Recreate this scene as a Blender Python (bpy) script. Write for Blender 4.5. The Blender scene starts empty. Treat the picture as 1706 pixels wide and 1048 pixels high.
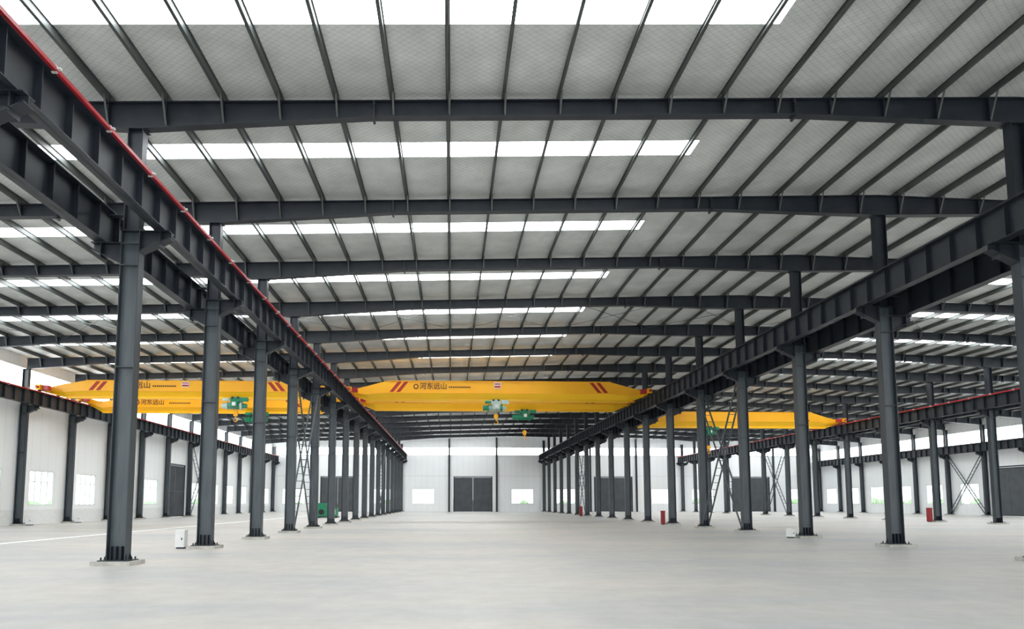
import bpy, math, random
import bmesh
from mathutils import Vector, Matrix
random.seed(4)
S = bpy.context.scene
try:
    S.view_settings.view_transform = 'Standard'
    S.view_settings.look = 'None'
except Exception as e:
    print(e)

# ------------------------------------------------------------------ materials
def new_mat(name):
    m = bpy.data.materials.new(name); m.use_nodes = True
    nt = m.node_tree
    return m, nt, nt.nodes['Principled BSDF']

def mat_noise(name, c1, c2, scale=3.0, rough=0.6, metal=0.0, detail=4, stretch=(1,1,1)):
    m, nt, p = new_mat(name)
    tc = nt.nodes.new('ShaderNodeTexCoord')
    mp = nt.nodes.new('ShaderNodeMapping'); mp.inputs['Scale'].default_value = stretch
    n = nt.nodes.new('ShaderNodeTexNoise'); n.inputs['Scale'].default_value = scale; n.inputs['Detail'].default_value = detail
    r = nt.nodes.new('ShaderNodeValToRGB')
    r.color_ramp.elements[0].position = 0.3; r.color_ramp.elements[1].position = 0.7
    r.color_ramp.elements[0].color = (*c1, 1); r.color_ramp.elements[1].color = (*c2, 1)
    nt.links.new(tc.outputs['Object'], mp.inputs['Vector']); nt.links.new(mp.outputs[0], n.inputs['Vector'])
    nt.links.new(n.outputs['Fac'], r.inputs[0]); nt.links.new(r.outputs[0], p.inputs['Base Color'])
    p.inputs['Roughness'].default_value = rough; p.inputs['Metallic'].default_value = metal
    return m

def mat_emit(name, col, st):
    m, nt, p = new_mat(name)
    p.inputs['Base Color'].default_value = (0.8, 0.8, 0.8, 1)
    p.inputs['Emission Color'].default_value = (*col, 1)
    p.inputs['Emission Strength'].default_value = st
    return m

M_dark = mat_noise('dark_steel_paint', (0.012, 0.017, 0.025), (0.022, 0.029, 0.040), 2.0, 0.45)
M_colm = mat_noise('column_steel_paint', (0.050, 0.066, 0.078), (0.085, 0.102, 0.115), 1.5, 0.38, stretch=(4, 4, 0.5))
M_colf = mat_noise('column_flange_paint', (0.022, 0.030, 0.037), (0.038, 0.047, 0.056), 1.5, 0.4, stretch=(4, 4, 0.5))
M_purl = mat_noise('purlin_galvanised', (0.060, 0.070, 0.068), (0.105, 0.118, 0.112), 1.2, 0.5)
M_conc = mat_noise('pad_concrete', (0.36, 0.35, 0.32), (0.52, 0.51, 0.47), 6, 0.9)
M_white = mat_noise('white_paint', (0.75, 0.76, 0.75), (0.82, 0.83, 0.82), 5, 0.5)
M_red = mat_noise('red_paint', (0.36, 0.012, 0.02), (0.5, 0.018, 0.03), 6, 0.4)
M_hyd = mat_noise('hydrant_red', (0.24, 0.012, 0.014), (0.32, 0.018, 0.02), 6, 0.5)
M_stripe = mat_noise('stripe_red', (0.38, 0.02, 0.01), (0.45, 0.025, 0.012), 6, 0.5)
M_yel = mat_noise('crane_yellow', (1.0, 0.45, 0.006), (1.0, 0.51, 0.010), 0.8, 0.36)
M_yel_lit = mat_noise('crane_yellow_floor_lit', (1.0, 0.55, 0.006), (1.0, 0.60, 0.010), 0.8, 0.36)  # same crane yellow, brightened to paint floor bounce light onto girder undersides
M_green = mat_noise('machine_green', (0.0, 0.20, 0.10), (0.01, 0.28, 0.15), 6, 0.4)
M_teal = mat_noise('machine_pale', (0.45, 0.60, 0.55), (0.6, 0.72, 0.66), 6, 0.5)
M_black = mat_noise('black_rubber', (0.012, 0.012, 0.012), (0.02, 0.02, 0.02), 6, 0.5)
M_text = mat_noise('lettering_brown', (0.10, 0.03, 0.01), (0.12, 0.035, 0.012), 6, 0.6)
M_door = mat_noise('door_grey', (0.06, 0.068, 0.078), (0.085, 0.095, 0.105), 1.0, 0.55)
M_frame = mat_noise('window_frame_white', (0.66, 0.70, 0.70), (0.74, 0.78, 0.78), 5, 0.5)
M_line = mat_noise('line_paint', (0.90, 0.91, 0.91), (0.95, 0.95, 0.95), 2, 0.6)
M_leaf = mat_noise('foliage', (0.20, 0.36, 0.14), (0.50, 0.62, 0.38), 2.5, 0.8)
M_ext = mat_noise('yard_concrete', (0.6, 0.6, 0.57), (0.75, 0.75, 0.71), 0.3, 0.9)
M_sky = mat_emit('skylight_polycarbonate', (0.95, 0.985, 1.0), 12.5)
M_cler = mat_emit('clerestory_polycarbonate', (0.95, 0.985, 1.0), 5.0)

def wall_mat(name, axis):
    m, nt, p = new_mat(name)
    tc = nt.nodes.new('ShaderNodeTexCoord')
    w = nt.nodes.new('ShaderNodeTexWave'); w.wave_type = 'BANDS'; w.bands_direction = axis
    w.inputs['Scale'].default_value = 0.314; w.inputs['Distortion'].default_value = 0
    nt.links.new(tc.outputs['Object'], w.inputs['Vector'])
    r = nt.nodes.new('ShaderNodeValToRGB')
    r.color_ramp.elements[0].position = 0.0; r.color_ramp.elements[0].color = (0.84, 0.86, 0.87, 1)
    r.color_ramp.elements[1].position = 0.02; r.color_ramp.elements[1].color = (0.93, 0.94, 0.94, 1)
    nt.links.new(w.outputs['Fac'], r.inputs[0])
    n = nt.nodes.new('ShaderNodeTexNoise'); n.inputs['Scale'].default_value = 0.35; n.inputs['Detail'].default_value = 5
    nt.links.new(tc.outputs['Object'], n.inputs['Vector'])
    r2 = nt.nodes.new('ShaderNodeValToRGB')
    r2.color_ramp.elements[0].color = (0.92, 0.93, 0.94, 1); r2.color_ramp.elements[1].color = (1, 1, 1, 1)
    nt.links.new(n.outputs['Fac'], r2.inputs[0])
    mx = nt.nodes.new('ShaderNodeMixRGB'); mx.blend_type = 'MULTIPLY'; mx.inputs[0].default_value = 1
    nt.links.new(r.outputs[0], mx.inputs[1]); nt.links.new(r2.outputs[0], mx.inputs[2])
    nt.links.new(mx.outputs[0], p.inputs['Base Color'])
    p.inputs['Roughness'].default_value = 0.5
    return m
M_wallX = wall_mat('wall_sheeting_end', 'X')
M_wallY = wall_mat('wall_sheeting_side', 'Y')

def roof_mat():
    m, nt, p = new_mat('roof_insulation_foil')
    tc = nt.nodes.new('ShaderNodeTexCoord')
    n = nt.nodes.new('ShaderNodeTexNoise'); n.inputs['Scale'].default_value = 0.9; n.inputs['Detail'].default_value = 6; n.inputs['Roughness'].default_value = 0.55
    nt.links.new(tc.outputs['Object'], n.inputs['Vector'])
    r = nt.nodes.new('ShaderNodeValToRGB')
    r.color_ramp.elements[0].position = 0.3; r.color_ramp.elements[0].color = (0.58, 0.605, 0.59, 1)
    r.color_ramp.elements[1].position = 0.72; r.color_ramp.elements[1].color = (0.80, 0.825, 0.81, 1)
    nt.links.new(n.outputs['Fac'], r.inputs[0])
    prev = r.outputs[0]
    for ang in (52, -52):
        mp = nt.nodes.new('ShaderNodeMapping'); mp.inputs['Rotation'].default_value = (0, 0, math.radians(ang))
        nt.links.new(tc.outputs['Object'], mp.inputs['Vector'])
        w = nt.nodes.new('ShaderNodeTexWave'); w.inputs['Scale'].default_value = 2.2; w.inputs['Distortion'].default_value = 0.6
        nt.links.new(mp.outputs[0], w.inputs['Vector'])
        rr = nt.nodes.new('ShaderNodeValToRGB')
        rr.color_ramp.elements[0].position = 0.0; rr.color_ramp.elements[0].color = (0.87, 0.87, 0.87, 1)
        rr.color_ramp.elements[1].position = 0.18; rr.color_ramp.elements[1].color = (1, 1, 1, 1)
        nt.links.new(w.outputs['Fac'], rr.inputs[0])
        mx = nt.nodes.new('ShaderNodeMixRGB'); mx.blend_type = 'MULTIPLY'; mx.inputs[0].default_value = 1
        nt.links.new(prev, mx.inputs[1]); nt.links.new(rr.outputs[0], mx.inputs[2]); prev = mx.outputs[0]
    nt.links.new(prev, p.inputs['Base Color'])
    n2 = nt.nodes.new('ShaderNodeTexNoise'); n2.inputs['Scale'].default_value = 2.5; n2.inputs['Detail'].default_value = 4
    nt.links.new(tc.outputs['Object'], n2.inputs['Vector'])
    b = nt.nodes.new('ShaderNodeBump'); b.inputs['Strength'].default_value = 0.5; b.inputs['Distance'].default_value = 0.08
    nt.links.new(n2.outputs['Fac'], b.inputs['Height']); nt.links.new(b.outputs[0], p.inputs['Normal'])
    p.inputs['Roughness'].default_value = 0.42
    return m
M_roof = roof_mat()

def floor_mat():
    m, nt, p = new_mat('polished_concrete_floor')
    tc = nt.nodes.new('ShaderNodeTexCoord')
    mp = nt.nodes.new('ShaderNodeMapping'); mp.inputs['Scale'].default_value = (0.10, 0.22, 1)
    nt.links.new(tc.outputs['Object'], mp.inputs['Vector'])
    n = nt.nodes.new('ShaderNodeTexNoise'); n.inputs['Scale'].default_value = 1.0; n.inputs['Detail'].default_value = 9; n.inputs['Roughness'].default_value = .6
    nt.links.new(mp.outputs[0], n.inputs['Vector'])
    r = nt.nodes.new('ShaderNodeValToRGB')
    r.color_ramp.elements[0].position = 0.30; r.color_ramp.elements[0].color = (0.37, 0.39, 0.405, 1)
    r.color_ramp.elements[1].position = 0.70; r.color_ramp.elements[1].color = (0.56, 0.52, 0.465, 1)
    e = r.color_ramp.elements.new(0.5); e.color = (0.485, 0.465, 0.435, 1)
    nt.links.new(n.outputs['Fac'], r.inputs[0])
    n3 = nt.nodes.new('ShaderNodeTexNoise'); n3.inputs['Scale'].default_value = 1.6; n3.inputs['Detail'].default_value = 12; n3.inputs['Roughness'].default_value = .7
    nt.links.new(tc.outputs['Object'], n3.inputs['Vector'])
    r3 = nt.nodes.new('ShaderNodeValToRGB')
    r3.color_ramp.elements[0].position = 0.3; r3.color_ramp.elements[0].color = (0.84, 0.84, 0.84, 1)
    r3.color_ramp.elements[1].position = 0.62; r3.color_ramp.elements[1].color = (1, 1, 1, 1)
    nt.links.new(n3.outputs['Fac'], r3.inputs[0])
    mx = nt.nodes.new('ShaderNodeMixRGB'); mx.blend_type = 'MULTIPLY'; mx.inputs[0].default_value = 1
    nt.links.new(r.outputs[0], mx.inputs[1]); nt.links.new(r3.outputs[0], mx.inputs[2])
    nt.links.new(mx.outputs[0], p.inputs['Base Color'])
    p.inputs['Roughness'].default_value = 0.5
    return m
M_floor = floor_mat()

# ------------------------------------------------------------------ mesh builder
class MB:
    def __init__(s): s.v = []; s.f = []; s.m = []; s.mats = []
    def mi(s, mat):
        if mat not in s.mats: s.mats.append(mat)
        return s.mats.index(mat)
    def hexa(s, pts, mat):
        b = len(s.v); s.v += [tuple(p) for p in pts]; k = s.mi(mat)
        for q in ((0,3,2,1),(4,5,6,7),(0,1,5,4),(1,2,6,5),(2,3,7,6),(3,0,4,7)):
            s.f.append(tuple(b+i for i in q)); s.m.append(k)
    def box(s, x0, x1, y0, y1, z0, z1, mat):
        s.hexa([(x0,y0,z0),(x1,y0,z0),(x1,y1,z0),(x0,y1,z0),(x0,y0,z1),(x1,y0,z1),(x1,y1,z1),(x0,y1,z1)], mat)
    def bar(s, p0, p1, w, h, mat, up=(0,0,1)):
        p0 = Vector(p0); p1 = Vector(p1); d = (p1-p0).normalized(); u = Vector(up)
        if abs(d.dot(u)) > 0.98: u = Vector((1,0,0))
        a = d.cross(u).normalized(); b = a.cross(d).normalized()
        a *= w/2; b *= h/2
        s.hexa([p0-a-b, p0+a-b, p1+a-b, p1-a-b, p0-a+b, p0+a+b, p1+a+b, p1-a+b], mat)
    def cyl(s, p0, p1, r, mat, n=16, r1=None):
        r1 = r if r1 is None else r1
        p0 = Vector(p0); p1 = Vector(p1); d = (p1-p0).normalized()
        u = Vector((0,0,1)) if abs(d.z) < .9 else Vector((1,0,0))
        a = d.cross(u).normalized(); c = a.cross(d); b = len(s.v); k = s.mi(mat)
        for i in range(n):
            t = 2*math.pi*i/n; o = a*math.cos(t)+c*math.sin(t)
            s.v.append(tuple(p0+o*r)); s.v.append(tuple(p1+o*r1))
        for i in range(n):
            j = (i+1) % n
            s.f.append((b+2*i, b+2*i+1, b+2*j+1, b+2*j)); s.m.append(k)
        s.f.append(tuple(b+2*i for i in range(n))); s.m.append(k)
        s.f.append(tuple(b+2*i+1 for i in reversed(range(n)))); s.m.append(k)
    def prism_xz(s, poly, y0, y1, mat):
        b = len(s.v); n = len(poly); k = s.mi(mat)
        for x, z in poly: s.v.append((x, y0, z))
        for x, z in poly: s.v.append((x, y1, z))
        s.f.append(tuple(b+i for i in range(n))); s.m.append(k)
        s.f.append(tuple(b+n+i for i in reversed(range(n)))); s.m.append(k)
        for i in range(n):
            j = (i+1) % n; s.f.append((b+j, b+i, b+n+i, b+n+j)); s.m.append(k)
    def mesh(s, name):
        me = bpy.data.meshes.new(name); me.from_pydata(s.v, [], s.f)
        for m in s.mats: me.materials.append(m)
        me.polygons.foreach_set('material_index', s.m)
        bm = bmesh.new(); bm.from_mesh(me); bmesh.ops.recalc_face_normals(bm, faces=bm.faces); bm.to_mesh(me); bm.free()
        me.update(); return me

def obj(name, me, loc=(0,0,0), parent=None, rot=None):
    o = bpy.data.objects.new(name, me); o.location = loc
    if rot: o.rotation_euler = rot
    S.collection.objects.link(o)
    if parent: o.parent = parent
    return o

# ------------------------------------------------------------------ layout
CAMZ = 1.55
ROWS = [-29.6, -8.35, 15.65, 39.3, 63.0]
RIDGE = 15.65
Y0 = 17.4; SP = 6.0
KS = list(range(-5, 17))
def yk(k): return Y0 + SP*k
YB, YE = yk(KS[0]), yk(16)
def zr(x): return 12.8 - 0.027*abs(x-RIDGE)      # top of rafters
def zs(x): return zr(x) + 0.21                    # roof sheet

# ------------------------------------------------------------------ floor / ground
b = MB(); b.box(ROWS[0]-.45, ROWS[-1]+.45, YB, YE+.45, -0.2, 0, M_floor); obj('floor', b.mesh('floor'))
b = MB(); b.box(-160, 200, -60, 260, -0.3, -0.201, M_ext); obj('ground_exterior', b.mesh('ground_exterior'))
b = MB(); b.box(-17.22, -16.88, YB+3, YE-3, 0.0, 0.004, M_line); obj('floor_marking_line', b.mesh('fl'))

# ------------------------------------------------------------------ roof (ceiling) + skylights
SKX = [(-27.5, 7.7), (23.6, 58.8)]
xb = sorted(set([ROWS[0]-.5, RIDGE, ROWS[-1]+.5] + [v for p in SKX for v in p]))
b = MB(); sk = MB()
for k in KS[:-1]:
    ya, yb_ = yk(k), yk(k+1); ym = (ya+yb_)/2-.15; h = 0.43
    for i in range(len(xb)-1):
        xa, xc = xb[i], xb[i+1]
        has = any(abs(xa-p[0]) < .01 and abs(xc-p[1]) < .01 for p in SKX)
        segs = [(ya, ym-h, 0), (ym-h, ym+h, 1 if has else 0), (ym+h, yb_, 0)]
        for u, v, t in segs:
            T = sk if t else b
            T.hexa([(xa,u,zs(xa)),(xc,u,zs(xc)),(xc,v,zs(xc)),(xa,v,zs(xa)),
                    (xa,u,zs(xa)+.08),(xc,u,zs(xc)+.08),(xc,v,zs(xc)+.08),(xa,v,zs(xa)+.08)], M_sky if t else M_roof)
obj('ceiling', b.mesh('ceiling')); obj('roof_skylight_strips', sk.mesh('skylights'))

# purlins (C section) running the length of the hall
b = MB(); PX = []
x = RIDGE-0.75
while x > ROWS[0]: PX.append(x); x -= 1.5
x = RIDGE+0.75
while x < ROWS[-1]: PX.append(x); x += 1.5
for x in PX:
    z = zr(x); s = -1 if x < RIDGE else 1
    b.box(x-.008, x+.008, YB, YE, z+.005, z+.205, M_purl)
    if s > 0: b.box(x, x+.075, YB, YE, z+.005, z+.02, M_purl)
    else: b.box(x-.075, x, YB, YE, z+.005, z+.02, M_purl)
    b.box(x-.04, x+.04, YB, YE, z+.19, z+.205, M_purl)
    b.box(x+.065*s-.006, x+.065*s+.006, YB, YE, z+.005, z+.04, M_purl)
obj('roof_purlins', b.mesh('purlins'))

# rafters with haunches, splice plates, fly braces
b = MB(); nodes = []
for i in range(4):
    a, c = ROWS[i], ROWS[i+1]; L = c-a
    for t, d in ((0, .76), (0.26, .46), (0.74, .46)):
        nodes.append((a+L*t, d))
nodes.append((ROWS[-1], .76))
def rd(x):
    for (xa, da), (xc, dc) in zip(nodes, nodes[1:]):
        if xa <= x <= xc: return da+(dc-da)*(x-xa)/(xc-xa)
    return .76
for (xa, da), (xc, dc) in zip(nodes, nodes[1:]):
    za, zc = zr(xa), zr(xc)
    b.prism_xz([(xa, za-da), (xc, zc-dc), (xc, zc), (xa, za)], -.008, .008, M_dark)
    b.bar((xa,0,za-.012), (xc,0,zc-.012), .26, .022, M_dark)
    b.bar((xa,0,za-da+.012), (xc,0,zc-dc+.012), .26, .022, M_dark)
    if abs(da-.46) < .01:
        b.box(xa-.03, xa+.03, -.14, .14, za-da-.08, za-.01, M_dark)
        for dz in (.08, .18, .28, .38):
            for dy in (-.08, .08): b.cyl((xa-.06, dy, za-dz), (xa+.06, dy, za-dz), .018, M_dark, 6)
for x in PX:
    d = rd(x)
    b.box(x-.012, x+.012, -.125, .125, zr(x)-d+.02, zr(x)-.02, M_dark)
    b.bar((x+.02, -.42, zr(x)+.06), (x+.02, -.10, zr(x)-d+.03), .05, .012, M_purl, up=(0,1,0))
    b.bar((x+.02, .42, zr(x)+.06), (x+.02, .10, zr(x)-d+.03), .05, .012, M_purl, up=(0,1,0))
    b.box(x-.04, x+.05, -.1, .1, zr(x), zr(x)+.16, M_purl)
raf = b.mesh('rafter')
for k in KS[:-1]: obj('roof_rafter', raf, (0, yk(k), 0))

# roof rod bracing
b = MB()
for k in (-2, 3, 10, 14):
    for i in range(0, 16):
        xa = ROWS[0]+i*6; xc = min(xa+6, ROWS[-1])
        if xa >= ROWS[-1]-1: break
        b.cyl((xa, yk(k)+.1, zr(xa)-.12), (xc, yk(k+1)-.1, zr(xc)-.12), .014, M_purl, 6)
        b.cyl((xa, yk(k+1)-.1, zr(xa)-.15), (xc, yk(k)+.1, zr(xc)-.15), .014, M_purl, 6)
obj('roof_rod_bracing', b.mesh('rods'))

# ------------------------------------------------------------------ columns
RAILC, RAILL, RAILR, RAILRW = 9.65, 9.32, 9.32, 8.6
BD = .92
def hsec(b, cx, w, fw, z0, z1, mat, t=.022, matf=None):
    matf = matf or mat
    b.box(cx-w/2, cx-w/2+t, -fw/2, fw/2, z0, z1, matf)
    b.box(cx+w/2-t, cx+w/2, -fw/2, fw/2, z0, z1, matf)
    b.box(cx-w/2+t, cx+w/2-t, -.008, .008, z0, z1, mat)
def corbel(b, side, zt, w, reach):
    x0 = side*w/2; x1 = side*(w/2+reach)
    b.prism_xz([(x0, zt), (x1, zt), (x1, zt-.18), (x0, zt-.55)], -.01, .01, M_dark)
    b.box(min(x0,x1), max(x0,x1), -.17, .17, zt-.022, zt, M_dark)
    b.bar((x0,0,zt-.55), (x1,0,zt-.19), .3, .022, M_dark)
    b.box(side*.75-.012, side*.75+.012, -.15, .15, zt-.4, zt-.02, M_dark)
def column_mesh(row):
    b = MB(); x = ROWS[row]; top = zr(x)-.76
    wall = row in (0, 4)
    w = .46 if wall else .48
    lz = {0:(None,RAILL), 1:(RAILL,RAILC), 2:(RAILC,RAILR), 3:(RAILR,RAILR), 4:(RAILRW,None)}[row]
    zc = min(z for z in lz if z)-BD-.12
    zc2 = max(z for z in lz if z)-BD-.12
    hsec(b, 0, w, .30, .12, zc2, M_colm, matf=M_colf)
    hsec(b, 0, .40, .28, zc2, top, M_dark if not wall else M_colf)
    b.box(-w/2-.01, w/2+.01, -.17, .17, zc2-.02, zc2+.012, M_dark)
    b.box(-.26, .26, -.18, .18, top-.02, top, M_dark)
    for z in (zc-.6, zc-.02, 5.0): b.box(-w/2+.02, w/2-.02, -.14, .14, z, z+.014, M_colm)
    for sd, z in ((-1, lz[0]), (1, lz[1])):
        if z: corbel(b, sd, z-BD-.12, w, .75)
    for sd, z in ((-1, lz[0]), (1, lz[1])):
        if z: b.bar((sd*.2, 0, z-.28), (sd*.62, 0, z-.28), .2, .02, M_dark)
    b.box(-.38, .38, -.28, .28, .10, .125, M_dark)
    for gx in (-.33, .33):
        for gy in (-.20, 0, .20): b.cyl((gx, gy, .12), (gx, gy, .19), .02, M_dark, 6)
    for gy in (-.10, .10):
        b.prism_xz([(w/2, .125), (w/2+.07, .125), (w/2, .30)], gy-.008, gy+.008, M_dark)
        b.prism_xz([(-w/2, .125), (-w/2-.07, .125), (-w/2, .30)], gy-.008, gy+.008, M_dark)
    for gx in (-.13, 0, .13): b.box(gx-.005, gx+.005, -.15, -.01, .125, .46, M_dark)
    b.box(-.48, .48, -.42, .42, 0, .10, M_conc)
    return b.mesh('column_row')
for r in range(5):
    me = column_mesh(r)
    for k in KS:
        y = yk(k) - (.1 if k == 16 else 0)
        obj('steel_column', me, (ROWS[r], y, 0))

# ------------------------------------------------------------------ runway beams
def runway(x, zrail, red=True, side=1):
    b = MB(); zt = zrail-.12; zb = zt-BD
    ya, yb_ = YB, YE-.4
    b.box(x-.19, x+.19, ya, yb_, zt-.02, zt, M_dark)
    b.box(x-.15, x+.15, ya, yb_, zb, zb+.02, M_dark)
    b.box(x-.008, x+.008, ya, yb_, zb, zt, M_dark)
    b.box(x-.055, x+.055, ya, yb_, zt, zt+.015, M_black)
    b.box(x-.012, x+.012, ya, yb_, zt, zt+.1, M_black)
    b.box(x-.035, x+.035, ya, yb_, zt+.085, zt+.12, M_black)
    y = ya+.5
    while y < yb_:
        b.box(x-.14, x+.14, y-.008, y+.008, zb+.02, zt-.02, M_dark); y += 1.0
    for k in KS:
        b.box(x-.15, x+.15, max(ya, yk(k)-.16), min(yb_, yk(k)+.16), zb-.005, zb+.02, M_dark)
    if red:
        xs_ = x+.24*side
        b.box(xs_-.035, xs_+.035, ya, yb_, zt-.02, zt+.06, M_red)
        y = ya+.7
        while y < yb_:
            b.bar((x+.17*side, y, zt-.03), (xs_+.03*side, y, zt-.03), .05, .02, M_white)
            b.box(xs_-.02, xs_+.02, y-.03, y+.03, zt+.06, zt+.10, M_white)
            b.box(min(xs_, xs_+.10*side), max(xs_, xs_+.10*side), y-.035, y+.035, zt+.02, zt+.05, M_white); y += 2.0
    obj('crane_runway_beam', b.mesh('runway'))
runway(ROWS[0]+.75, RAILL, True, 1)
runway(ROWS[1]-.75, RAILL, False)
runway(ROWS[1]+.75, RAILC, True, 1)
runway(ROWS[2]-.75, RAILC, False)
runway(ROWS[2]+.75, RAILR, False)
runway(ROWS[3]-.75, RAILR, True, -1)
runway(ROWS[3]+.75, RAILR, False)
runway(ROWS[4]-.75, RAILRW, False)

# ------------------------------------------------------------------ ladder-type cross bracing
def brace(x, k, ztop):
    b = MB(); ya, yc = yk(k)+.2, yk(k+1)-.2
    for p0, p1 in (((x, ya, .25), (x, yc, ztop)), ((x, yc, .25), (x, ya, ztop))):
        p0 = Vector(p0); p1 = Vector(p1); L = (p1-p0).length
        for s_ in (-.19, .19):
            b.bar(p0+Vector((s_,0,0)), p1+Vector((s_,0,0)), .07, .07, M_colm, up=(1,0,0))
        n = int(L/.5)
        for i in range(1, n):
            q = p0+(p1-p0)*(i/n)
            b.bar(q+Vector((-.19,0,0)), q+Vector((.19,0,0)), .05, .03, M_purl)
    obj('column_cross_bracing', b.mesh('brace'))
for r in (1, 2, 3): brace(ROWS[r], 3, 8.1)
for r in (0, 1, 2, 3): brace(ROWS[r], 10, 8.1)
brace(ROWS[4], 10, 7.3); brace(ROWS[0], 3, 8.1)

# ------------------------------------------------------------------ walls
def wall(name, axis, pos, th, u0, u1, openings, topf, mat):
    us = sorted(set([u0, u1]+[o[0] for o in openings]+[o[1] for o in openings]+([RIDGE] if axis == 'x' else [])))
    ztops = 99
    zsn = sorted(set([0, ztops]+[o[2] for o in openings]+[o[3] for o in openings]))
    b = MB()
    for i in range(len(us)-1):
        for j in range(len(zsn)-1):
            ua, ub, za, zb = us[i], us[i+1], zsn[j], zsn[j+1]
            um, zm = (ua+ub)/2, (za+min(zb, 11.3))/2
            if any(o[0] < um < o[1] and o[2] < zm < o[3] for o in openings): continue
            ta = topf(ua) if zb == ztops else zb; tb = topf(ub) if zb == ztops else zb
            if axis == 'x':
                b.hexa([(ua,pos,za),(ub,pos,za),(ub,pos+th,za),(ua,pos+th,za),(ua,pos,ta),(ub,pos,tb),(ub,pos+th,tb),(ua,pos+th,ta)], mat)
            else:
                b.hexa([(pos,ua,za),(pos+th,ua,za),(pos+th,ub,za),(pos,ub,za),(pos,ua,ta),(pos+th,ua,ta),(pos+th,ub,tb),(pos,ub,tb)], mat)
    obj(name, b.mesh(name), (0,0,0))

WIN = (1.35, 3.85); CLR = (9.55, 10.80); CLRL = (9.25, 10.95); CLRR = (8.75, 10.2)
wn = [0]; dn = [0]
M_glass, nt, p = new_mat('window_glass')
nt.nodes.remove(p)
out = [n for n in nt.nodes if n.type == 'OUTPUT_MATERIAL'][0]
tr = nt.nodes.new('ShaderNodeBsdfTransparent'); tr.inputs[0].default_value = (.97, .99, .98, 1)
gl = nt.nodes.new('ShaderNodeBsdfGlossy'); gl.inputs['Roughness'].default_value = .05
mx = nt.nodes.new('ShaderNodeMixShader'); mx.inputs[0].default_value = .06
nt.links.new(tr.outputs[0], mx.inputs[1]); nt.links.new(gl.outputs[0], mx.inputs[2]); nt.links.new(mx.outputs[0], out.inputs[0])

def place(mb, name, axis, pos):
    me = mb.mesh(name)
    if axis == 'x': return obj(name, me, (pos[0], pos[1], 0))
    return obj(name, me, (pos[0], pos[1], 0), rot=(0,0,math.radians(90)))
def window(axis, cx, cy, w, z0, z1):
    wn[0] += 1; b = MB(); h = w/2; t = .06
    b.box(-h, h, -.05, .05, z0, z0+t, M_frame); b.box(-h, h, -.05, .05, z1-t, z1, M_frame)
    b.box(-h, -h+t, -.05, .05, z0, z1, M_frame); b.box(h-t, h, -.05, .05, z0, z1, M_frame)
    for i in (1, 2, 3): b.box(-h+w*i/4-.025, -h+w*i/4+.025, -.03, .03, z0, z1, M_frame)
    zt = z0+(z1-z0)*.68; b.box(-h, h, -.03, .03, zt-.025, zt+.025, M_frame)
    b.box(-h, h, -.004, .004, z0, z1, M_glass)
    place(b, 'window_%d' % wn[0], axis, (cx, cy))
def door(axis, cx, cy, w, h):
    dn[0] += 1; b = MB(); a = w/2
    for s_ in (-1, 1):
        x0, x1 = (0.01, a) if s_ > 0 else (-a, -.01)
        b.box(x0, x1, -.03, .03, .03, h, M_door)
        n = 14
        for i in range(n): b.box(x0+.06+(x1-x0-.12)*i/n, x0+.06+(x1-x0-.12)*i/n+.05, -.05, -.02, .1, h-.1, M_door)
        b.box(x0, x1, -.06, .04, .03, .16, M_dark); b.box(x0, x1, -.06, .04, h-.12, h, M_dark); b.box(x0, x1, -.06, .04, h*.5-.05, h*.5+.05, M_door)
    b.box(-a-.19, -a, -.05, .05, 0, h+.19, M_dark); b.box(a, a+.19, -.05, .05, 0, h+.19, M_dark)
    b.box(-a-.19, a+.19, -.05, .05, h+.02, h+.19, M_dark)
    place(b, 'door_%d' % dn[0], axis, (cx, cy))

YW = YE+.15
bays = [(ROWS[i]+ROWS[i+1])/2 for i in range(4)]
op = []
DH = 5.75
for c in bays:
    w = 6.2 if c != bays[0] else 5.4
    op.append((c-w/2-.2, c+w/2+.2, 0, DH+.2)); door('x', c, YW+.06, w, DH)
    o_ = 8.35 if c != bays[0] else 7.3
    for sgn in (-1, 1):
        op.append((c+sgn*o_-1.85, c+sgn*o_+1.85, *WIN)); window('x', c+sgn*o_, YW+.06, 3.7, *WIN)
op.append((ROWS[0]+.3, ROWS[-1]-.3, *CLR))
wall('wall_end', 'x', YW, .12, ROWS[0]-.45, ROWS[-1]+.45, op, zs, M_wallX)
def side(name, X, sgn, clr):
    op = []
    for k in KS[:-1]:
        c = yk(k)+3.0
        if k == 9 or k == -3:
            op.append((c-2.55, c+2.55, 0, DH)); door('y', X+.06, c, 4.7, DH-.2)
        else:
            op.append((c-1.5, c+1.5, *WIN)); window('y', X+.06, c, 3.0, *WIN)
    op.append((YB+.3, YE-.3, *clr))
    xx = ROWS[0] if sgn < 0 else ROWS[-1]
    wall(name, 'y', X, .12, YB, YE+.15, op, lambda u: zs(xx), M_wallY)
side('wall_left', ROWS[0]-.45, -1, CLRL)
side('wall_right', ROWS[-1]+.33, 1, CLRR)

b = MB(); b.box(ROWS[0]+.3, ROWS[-1]-.3, YW+.04, YW+.07, CLR[0], CLR[1], M_cler)
x = ROWS[0]+.3
while x < ROWS[-1]: b.box(x-.02, x+.02, YW+.0, YW+.04, CLR[0], CLR[1], M_frame); x += 2.0
wn[0] += 1; obj('window_%d' % wn[0], b.mesh('clerestory'))
for X, s_, c_ in ((ROWS[0]-.45, 1, CLRL), (ROWS[-1]+.33, -1, CLRR)):
    b = MB(); b.box(X+.04, X+.07, YB+.3, YE-.3, c_[0], c_[1], M_cler)
    y = YB+.3
    while y < YE-.3:
        b.box(X+(.075 if s_ > 0 else 0), X+(.11 if s_ > 0 else .035), y-.02, y+.02, c_[0], c_[1], M_frame); y += 2.0
    wn[0] += 1; obj('window_%d' % wn[0], b.mesh('clerestory'))

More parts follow.
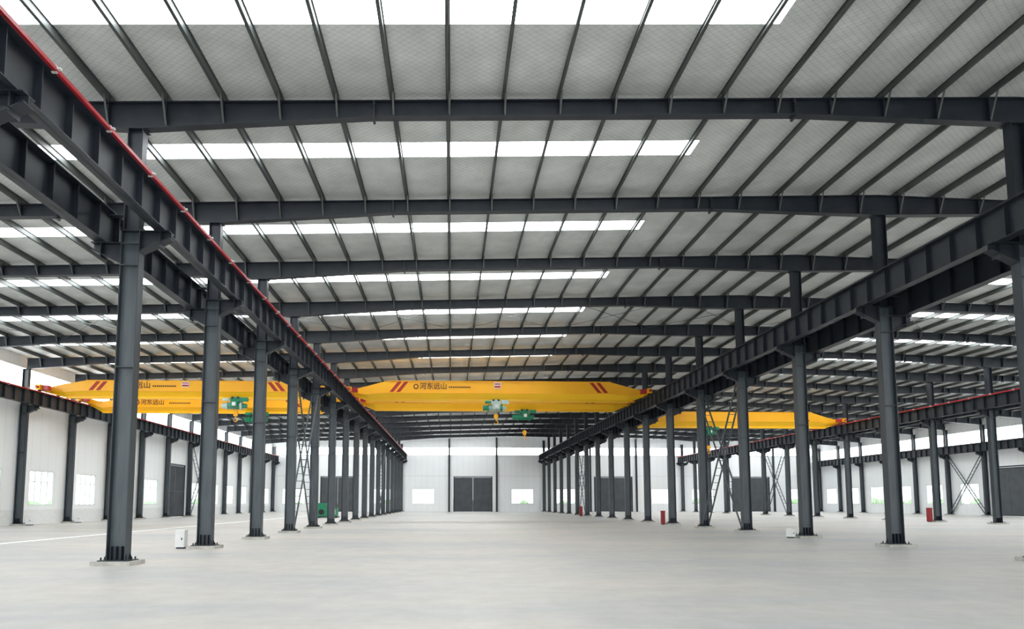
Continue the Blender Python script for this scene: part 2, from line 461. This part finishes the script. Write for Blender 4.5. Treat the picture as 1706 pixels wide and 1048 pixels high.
b = MB()
b.box(ROWS[0]-.3, ROWS[-1]+.3, YW-.025, YW, 5.98, 6.05, M_frame)
b.box(ROWS[0]-.3, ROWS[-1]+.3, YW-.04, YW, CLR[0]-.08, CLR[0], M_frame)
b.box(ROWS[0]-.3, ROWS[-1]+.3, YW-.04, YW, CLR[1], CLR[1]+.08, M_frame)
obj('trim_1', b.mesh('trim'))
for x in [-22.9+.3, -16.2, -.35, 7.65, 23.55, 31.4, 47.2, 55.1]:
    b = MB(); hsec(b, 0, .30, .22, 0.0, zr(x)-.02, M_colf, .015); b.box(-.25, .25, -.15, .15, 0, .03, M_dark)
    obj('gable_post', b.mesh('gable_post'), (x, YW-.2, 0))
b = MB()
b.box(ROWS[0]-.33, ROWS[0]-.29, YB, yk(9)+.3, .0, 1.05, M_white); b.box(ROWS[0]-.33, ROWS[0]-.29, yk(10)-.3, YE, .0, 1.05, M_white)
obj('baseboard_left', b.mesh('bb'))

# ------------------------------------------------------------------ cranes
def text_child(par, body, size, loc, mat):
    cu = bpy.data.curves.new('lettering', 'FONT'); cu.body = body; cu.size = size; cu.extrude = .004
    cu.align_x = 'LEFT'; cu.align_y = 'CENTER'; cu.materials.append(mat)
    cu.offset = .008
    o = bpy.data.objects.new('lettering', cu); S.collection.objects.link(o)
    o.parent = par; o.location = loc; o.rotation_euler = (math.radians(90), 0, 0)
    return o
def hoist(par, x, zb, drop, c1, c2):
    b = MB()
    for s_ in (-1, 1):
        b.box(x-.35, x+.35, s_*.17-.012, s_*.17+.012, zb-.28, zb+.12, c1)
        for dx in (-.2, .2): b.cyl((x+dx, s_*.10, zb+.08), (x+dx, s_*.20, zb+.08), .08, M_black, 14)
    b.box(x-.3, x+.3, -.19, .19, zb-.32, zb-.26, c1)
    zc = zb-.50
    b.cyl((x-.55, 0, zc), (x+.35, 0, zc), .24, c1, 20)
    b.cyl((x+.35, 0, zc), (x+.48, 0, zc), .30, c2, 20)
    b.cyl((x+.48, 0, zc), (x+.78, 0, zc), .17, c1, 18)
    b.cyl((x-.55, 0, zc), (x-.66, 0, zc), .29, c2, 20)
    b.cyl((x-.66, 0, zc), (x-1.0, 0, zc), .2, c2, 18)
    b.box(x-.25, x+.25, -.52, -.24, zc-.12, zc+.28, c1)
    b.box(x-.1, x+.15, -.62, -.52, zc-.05, zc+.2, M_white)
    for i in range(7): b.cyl((x-.5+i*.13, 0, zc), (x-.47+i*.13, 0, zc), .262, c2, 20)
    b.box(x-.45, x-.38, -.05, .05, zc+.1, zb-.26, c2); b.box(x+.22, x+.29, -.05, .05, zc+.1, zb-.26, c2)
    b.box(x+.40, x+.95, -.42, -.20, zb-.22, zb+.06, c1); b.cyl((x-.85, -.30, zb-.08), (x-.40, -.30, zb-.08), .12, c2, 16)
    zh = zc-drop
    for dx in (-.11, .11): b.cyl((x+dx, 0, zc-.2), (x+dx*.9, 0, zh), .014, M_black, 6)
    obj('hoist', b.mesh('hoist'), parent=par)
    h = MB()
    h.cyl((x, -.09, zh-.02), (x, .09, zh-.02), .17, M_yel, 20)
    h.box(x-.13, x+.13, -.1, .1, zh-.24, zh+.02, M_yel)
    h.cyl((x, 0, zh-.24), (x, 0, zh-.36), .045, M_yel, 10)
    cpt = Vector((x, 0, zh-.50)); pr = None
    for i in range(13):
        a = math.radians(95-i*22)
        q = cpt+Vector((.14*math.cos(a), 0, .14*math.sin(a)))
        if pr is not None: h.cyl(pr, q, .042-.0015*i, M_yel, 8)
        pr = q
    obj('hook_block', h.mesh('hook'), parent=par)
def crane(x0, x1, y, rail, H, hoists, txt=True, dz=.42):
    par = bpy.data.objects.new('overhead_bridge_crane', None); S.collection.objects.link(par); par.location = (0, y, 0)
    b = MB(); w = .62; zb = rail-dz
    ze = min(rail+.70, zb+H-.25)
    secs = [(x0-.1, rail+.10, rail+.38), (x0+1.25, zb, ze), (x0+2.7, zb, zb+H), (x1-2.7, zb, zb+H), (x1-1.25, zb, ze), (x1+.1, rail+.10, rail+.38)]
    k = b.mi(M_yel); k2 = b.mi(M_yel_lit); n = 8
    for X, za, zt in secs:
        h = zt-za; zm = za+.40*h; zl = za+.12*h
        for yy, zz in ((-w/2, zt), (w/2, zt), (w/2, zm), (.07, zl), (.07, za), (-.07, za), (-.07, zl), (-w/2, zm)):
            b.v.append((X, yy, zz))
    for i in range(len(secs)-1):
        for j in range(n):
            jj = (j+1) % n
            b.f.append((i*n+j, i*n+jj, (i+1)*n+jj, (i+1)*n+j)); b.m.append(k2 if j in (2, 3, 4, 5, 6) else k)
    b.f.append(tuple(range(n))); b.m.append(k)
    b.f.append(tuple((len(secs)-1)*n+j for j in reversed(range(n)))); b.m.append(k)
    b.box(x0+1.25, x1-1.25, -.16, .16, zb-.03, zb+.0, M_yel_lit)
    b.box(x0+2.7, x1-2.7, -w/2-.05, w/2+.05, zb+H-.001, zb+H+.03, M_yel)
    b.box(x0+1.6, x1-1.6, -w/2-.03, -w/2, zb+.40*H-.02, zb+.40*H+.02, M_yel)
    obj('box_girder', b.mesh('girder'), parent=par)
    st = MB(); z0_, z1_ = zb+.44*H, zb+H-.06; sl = (z1_-z0_)*.8
    for sx in (x0+2.9, x0+3.4): st.prism_xz([(sx, z0_), (sx+.30, z0_), (sx+.30+sl, z1_), (sx+sl, z1_)], -w/2-.012, -w/2-.002, M_stripe)
    for sx in (x1-3.2, x1-3.7): st.prism_xz([(sx, z0_), (sx+.30, z0_), (sx+.30-sl, z1_), (sx-sl, z1_)], -w/2-.012, -w/2-.002, M_stripe)
    obj('warning_stripes', st.mesh('stripes'), parent=par)
    e = MB()
    for X in (x0, x1):
        e.box(X-.16, X+.16, -1.45, 1.45, rail+.08, rail+.46, M_yel)
        for yy in (-1.15, 1.15):
            e.cyl((X-.09, yy, rail+.17), (X+.09, yy, rail+.17), .17, M_black, 18)
            e.cyl((X-.2, yy, rail+.2), (X+.2, yy, rail+.2), .1, M_yel, 14)
        for s_ in (-1, 1): e.cyl((X, s_*1.45, rail+.27), (X, s_*1.62, rail+.27), .09, M_red, 12)
        s_ = 1 if X == x0 else -1
        e.box(X+s_*.2, X+s_*.6, -1.25, -.85, rail+.1, rail+.42, M_red)
        e.cyl((X+s_*.2, .95, rail+.26), (X+s_*.65, .95, rail+.26), .14, M_green, 12)
    obj('end_trucks', e.mesh('trucks'), parent=par)
    if txt:
        zc = zb+.72*H; xt = x0+4.9 if txt is True else x0+txt; ts = .52 if H > 1.2 else .46
        t = MB(); t.cyl((xt, -w/2-.012, zc), (xt, -w/2-.002, zc), .20, M_text, 20); t.cyl((xt, -w/2-.016, zc), (xt, -w/2-.012, zc), .12, M_yel, 20)
        obj('round_mark', t.mesh('mark'), parent=par)
        text_child(par, '河东远山', ts, (xt+.28, -w/2-.012, zc), M_text)
        t2 = MB()
        for i in range(12): t2.box(xt+2.5+i*.14, xt+2.6+i*.14, -w/2-.012, -w/2-.002, zc-.09, zc+.02, M_text)
        obj('small_lettering_strip', t2.mesh('strip'), parent=par)
        t3 = MB(); X = (x0+x1)/2-.15
        t3.box(X-.26, X+.26, -w/2-.03, -w/2-.002, zb+H*.64, zb+H*.95, M_white)
        t3.box(X-.23, X+.23, -w/2-.036, -w/2-.03, zb+H*.68, zb+H*.78, M_red)
        t3.box(X-.23, X+.23, -w/2-.036, -w/2-.03, zb+H*.84, zb+H*.9, M_red)
        obj('capacity_plate', t3.mesh('plate'), parent=par)
    for (hx, drop, c1, c2) in hoists: hoist(par, hx, zb, drop, c1, c2)
XA, XB_ = ROWS[1]+.75, ROWS[2]-.75
crane(XA, XB_, 8.5*6, RAILC, 1.5, [(3.4, .6, M_teal, M_green)], dz=.40)
crane(XA, XB_, 9.3*6, RAILC, 1.45, [(6.1, 1.25, M_green, M_green)], dz=.47)
LA, LB = ROWS[0]+.75, ROWS[1]-.75
crane(LA, LB, 8.15*6, RAILL, 1.25, [(-15.6, .5, M_green, M_teal)], dz=.30)
crane(LA, LB, 9.0*6, RAILL, 1.08, [(-15.5, .9, M_green, M_green)], txt=4.0, dz=.66)
crane(ROWS[2]+.75, ROWS[3]-.75, 10.95*6, RAILR, 1.55, [(25.5, 1.4, M_green, M_green)], txt=False, dz=.38)

# ------------------------------------------------------------------ small things
def cabinet(x, y, w, d, h, mat, name, z=0):
    b = MB(); b.box(-w/2, w/2, -d/2, d/2, .06, h, mat); b.box(-w/2+.03, w/2-.03, -d/2+.02, d/2-.02, 0, .06, M_dark)
    b.box(-w/2-.015, w/2+.015, -d/2-.02, d/2+.015, h, h+.03, mat)
    b.box(-w/2+.04, w/2-.04, -d/2-.012, -d/2, .12, h-.06, mat)
    b.box(w/2-.09, w/2-.06, -d/2-.035, -d/2-.012, h*.5, h*.62, M_dark)
    obj(name, b.mesh(name), (x, y, z))
cabinet(ROWS[1]-.76, yk(1)-.1, .30, .3, .60, M_white, 'electrical_cabinet')
cabinet(ROWS[2]-.76, yk(2)-.1, .26, .3, .40, M_white, 'electrical_cabinet')
cabinet(ROWS[0]+.85, yk(5)-.1, .4, .35, .6, M_white, 'electrical_cabinet')
cabinet(ROWS[0]+.85, yk(6)-.1, .4, .35, .6, M_white, 'electrical_cabinet')
cabinet(ROWS[2]-.72, yk(5)-.1, .26, .22, .95, M_hyd, 'fire_hydrant_cabinet')
cabinet(ROWS[2]-.75, yk(10)-.1, .34, .25, 1.1, M_hyd, 'fire_hydrant_cabinet')
cabinet(ROWS[3]-.75, yk(6)-.1, .34, .25, 1.1, M_hyd, 'fire_hydrant_cabinet')
cabinet(-20.2, 72, .42, .3, 1.4, M_hyd, 'fire_hydrant_cabinet')
b = MB()
b.box(-1.0, 1.0, -.6, .6, .15, 1.0, M_green); b.box(-1.1, 1.1, -.65, .65, .05, .16, M_dark)
b.box(-.9, -.1, -.5, .5, 1.0, 1.5, M_green); b.cyl((.45, -.3, 1.0), (.45, -.3, 1.9), .22, M_teal, 18, .12)
b.cyl((-.5, -.66, .6), (-.5, -.6, .6), .28, M_black, 20); b.cyl((-1.25, 0, .6), (-1.0, 0, .6), .3, M_green, 20)
for sx in (-.8, .8):
    for sy in (-.5, .5): b.cyl((sx, sy-.06, .13), (sx, sy+.06, .13), .13, M_black, 14)
b.box(.2, .9, -.62, -.6, .35, .85, M_white)
obj('workshop_machine', b.mesh('machine'), (-12.6, 69.5, 0))

# shrubs outside the windows
bm = bmesh.new()
def blob(x, y, z, r):
    m = Matrix.Translation((x, y, z)) @ Matrix.Diagonal((r, r, r*.85, 1))
    ret = bmesh.ops.create_icosphere(bm, subdivisions=2, radius=1, matrix=m)
    for v in ret['verts']: v.co += Vector((random.uniform(-1,1), random.uniform(-1,1), random.uniform(-1,1)))*r*.14
for i in range(70):
    x = -30+i*1.4
    if random.random() < .75: blob(x+random.uniform(-.5,.5), YE+9+random.uniform(-1,1), random.uniform(.3,1.6), random.uniform(.7,1.3))
for i in range(90):
    y = -10+i*1.45
    if random.random() < .7: blob(ROWS[0]-11+random.uniform(-1,1), y, random.uniform(.2,1.3), random.uniform(.7,1.2))
    if random.random() < .7: blob(ROWS[-1]+11+random.uniform(-1,1), y, random.uniform(.3,1.8), random.uniform(.7,1.3))
me = bpy.data.meshes.new('shrubs'); bm.to_mesh(me); bm.free(); me.materials.append(M_leaf)
obj('shrub_hedge', me)

# ------------------------------------------------------------------ world, camera
wd = bpy.data.worlds.new('World'); S.world = wd; wd.use_nodes = True
nt = wd.node_tree; bg = nt.nodes['Background']
tc = nt.nodes.new('ShaderNodeTexCoord'); sp = nt.nodes.new('ShaderNodeSeparateXYZ'); r = nt.nodes.new('ShaderNodeValToRGB')
nt.links.new(tc.outputs['Generated'], sp.inputs[0]); nt.links.new(sp.outputs['Z'], r.inputs[0]); nt.links.new(r.outputs[0], bg.inputs[0])
r.color_ramp.elements[0].color = (.97, .99, 1, 1); r.color_ramp.elements[1].color = (.80, .90, 1, 1)
bg.inputs[1].default_value = 2.8

cam = bpy.data.cameras.new('camera'); co = bpy.data.objects.new('camera', cam); S.collection.objects.link(co)
F = 1122.0
cam.sensor_width = 36; cam.lens = F/1706*36; cam.clip_start = .05; cam.clip_end = 600
co.location = (0, 0, CAMZ)
co.rotation_euler = (math.radians(90+5.1), 0, math.radians(-2.0))
cam.shift_x = 0.0363; cam.shift_y = 0.125
S.camera = co
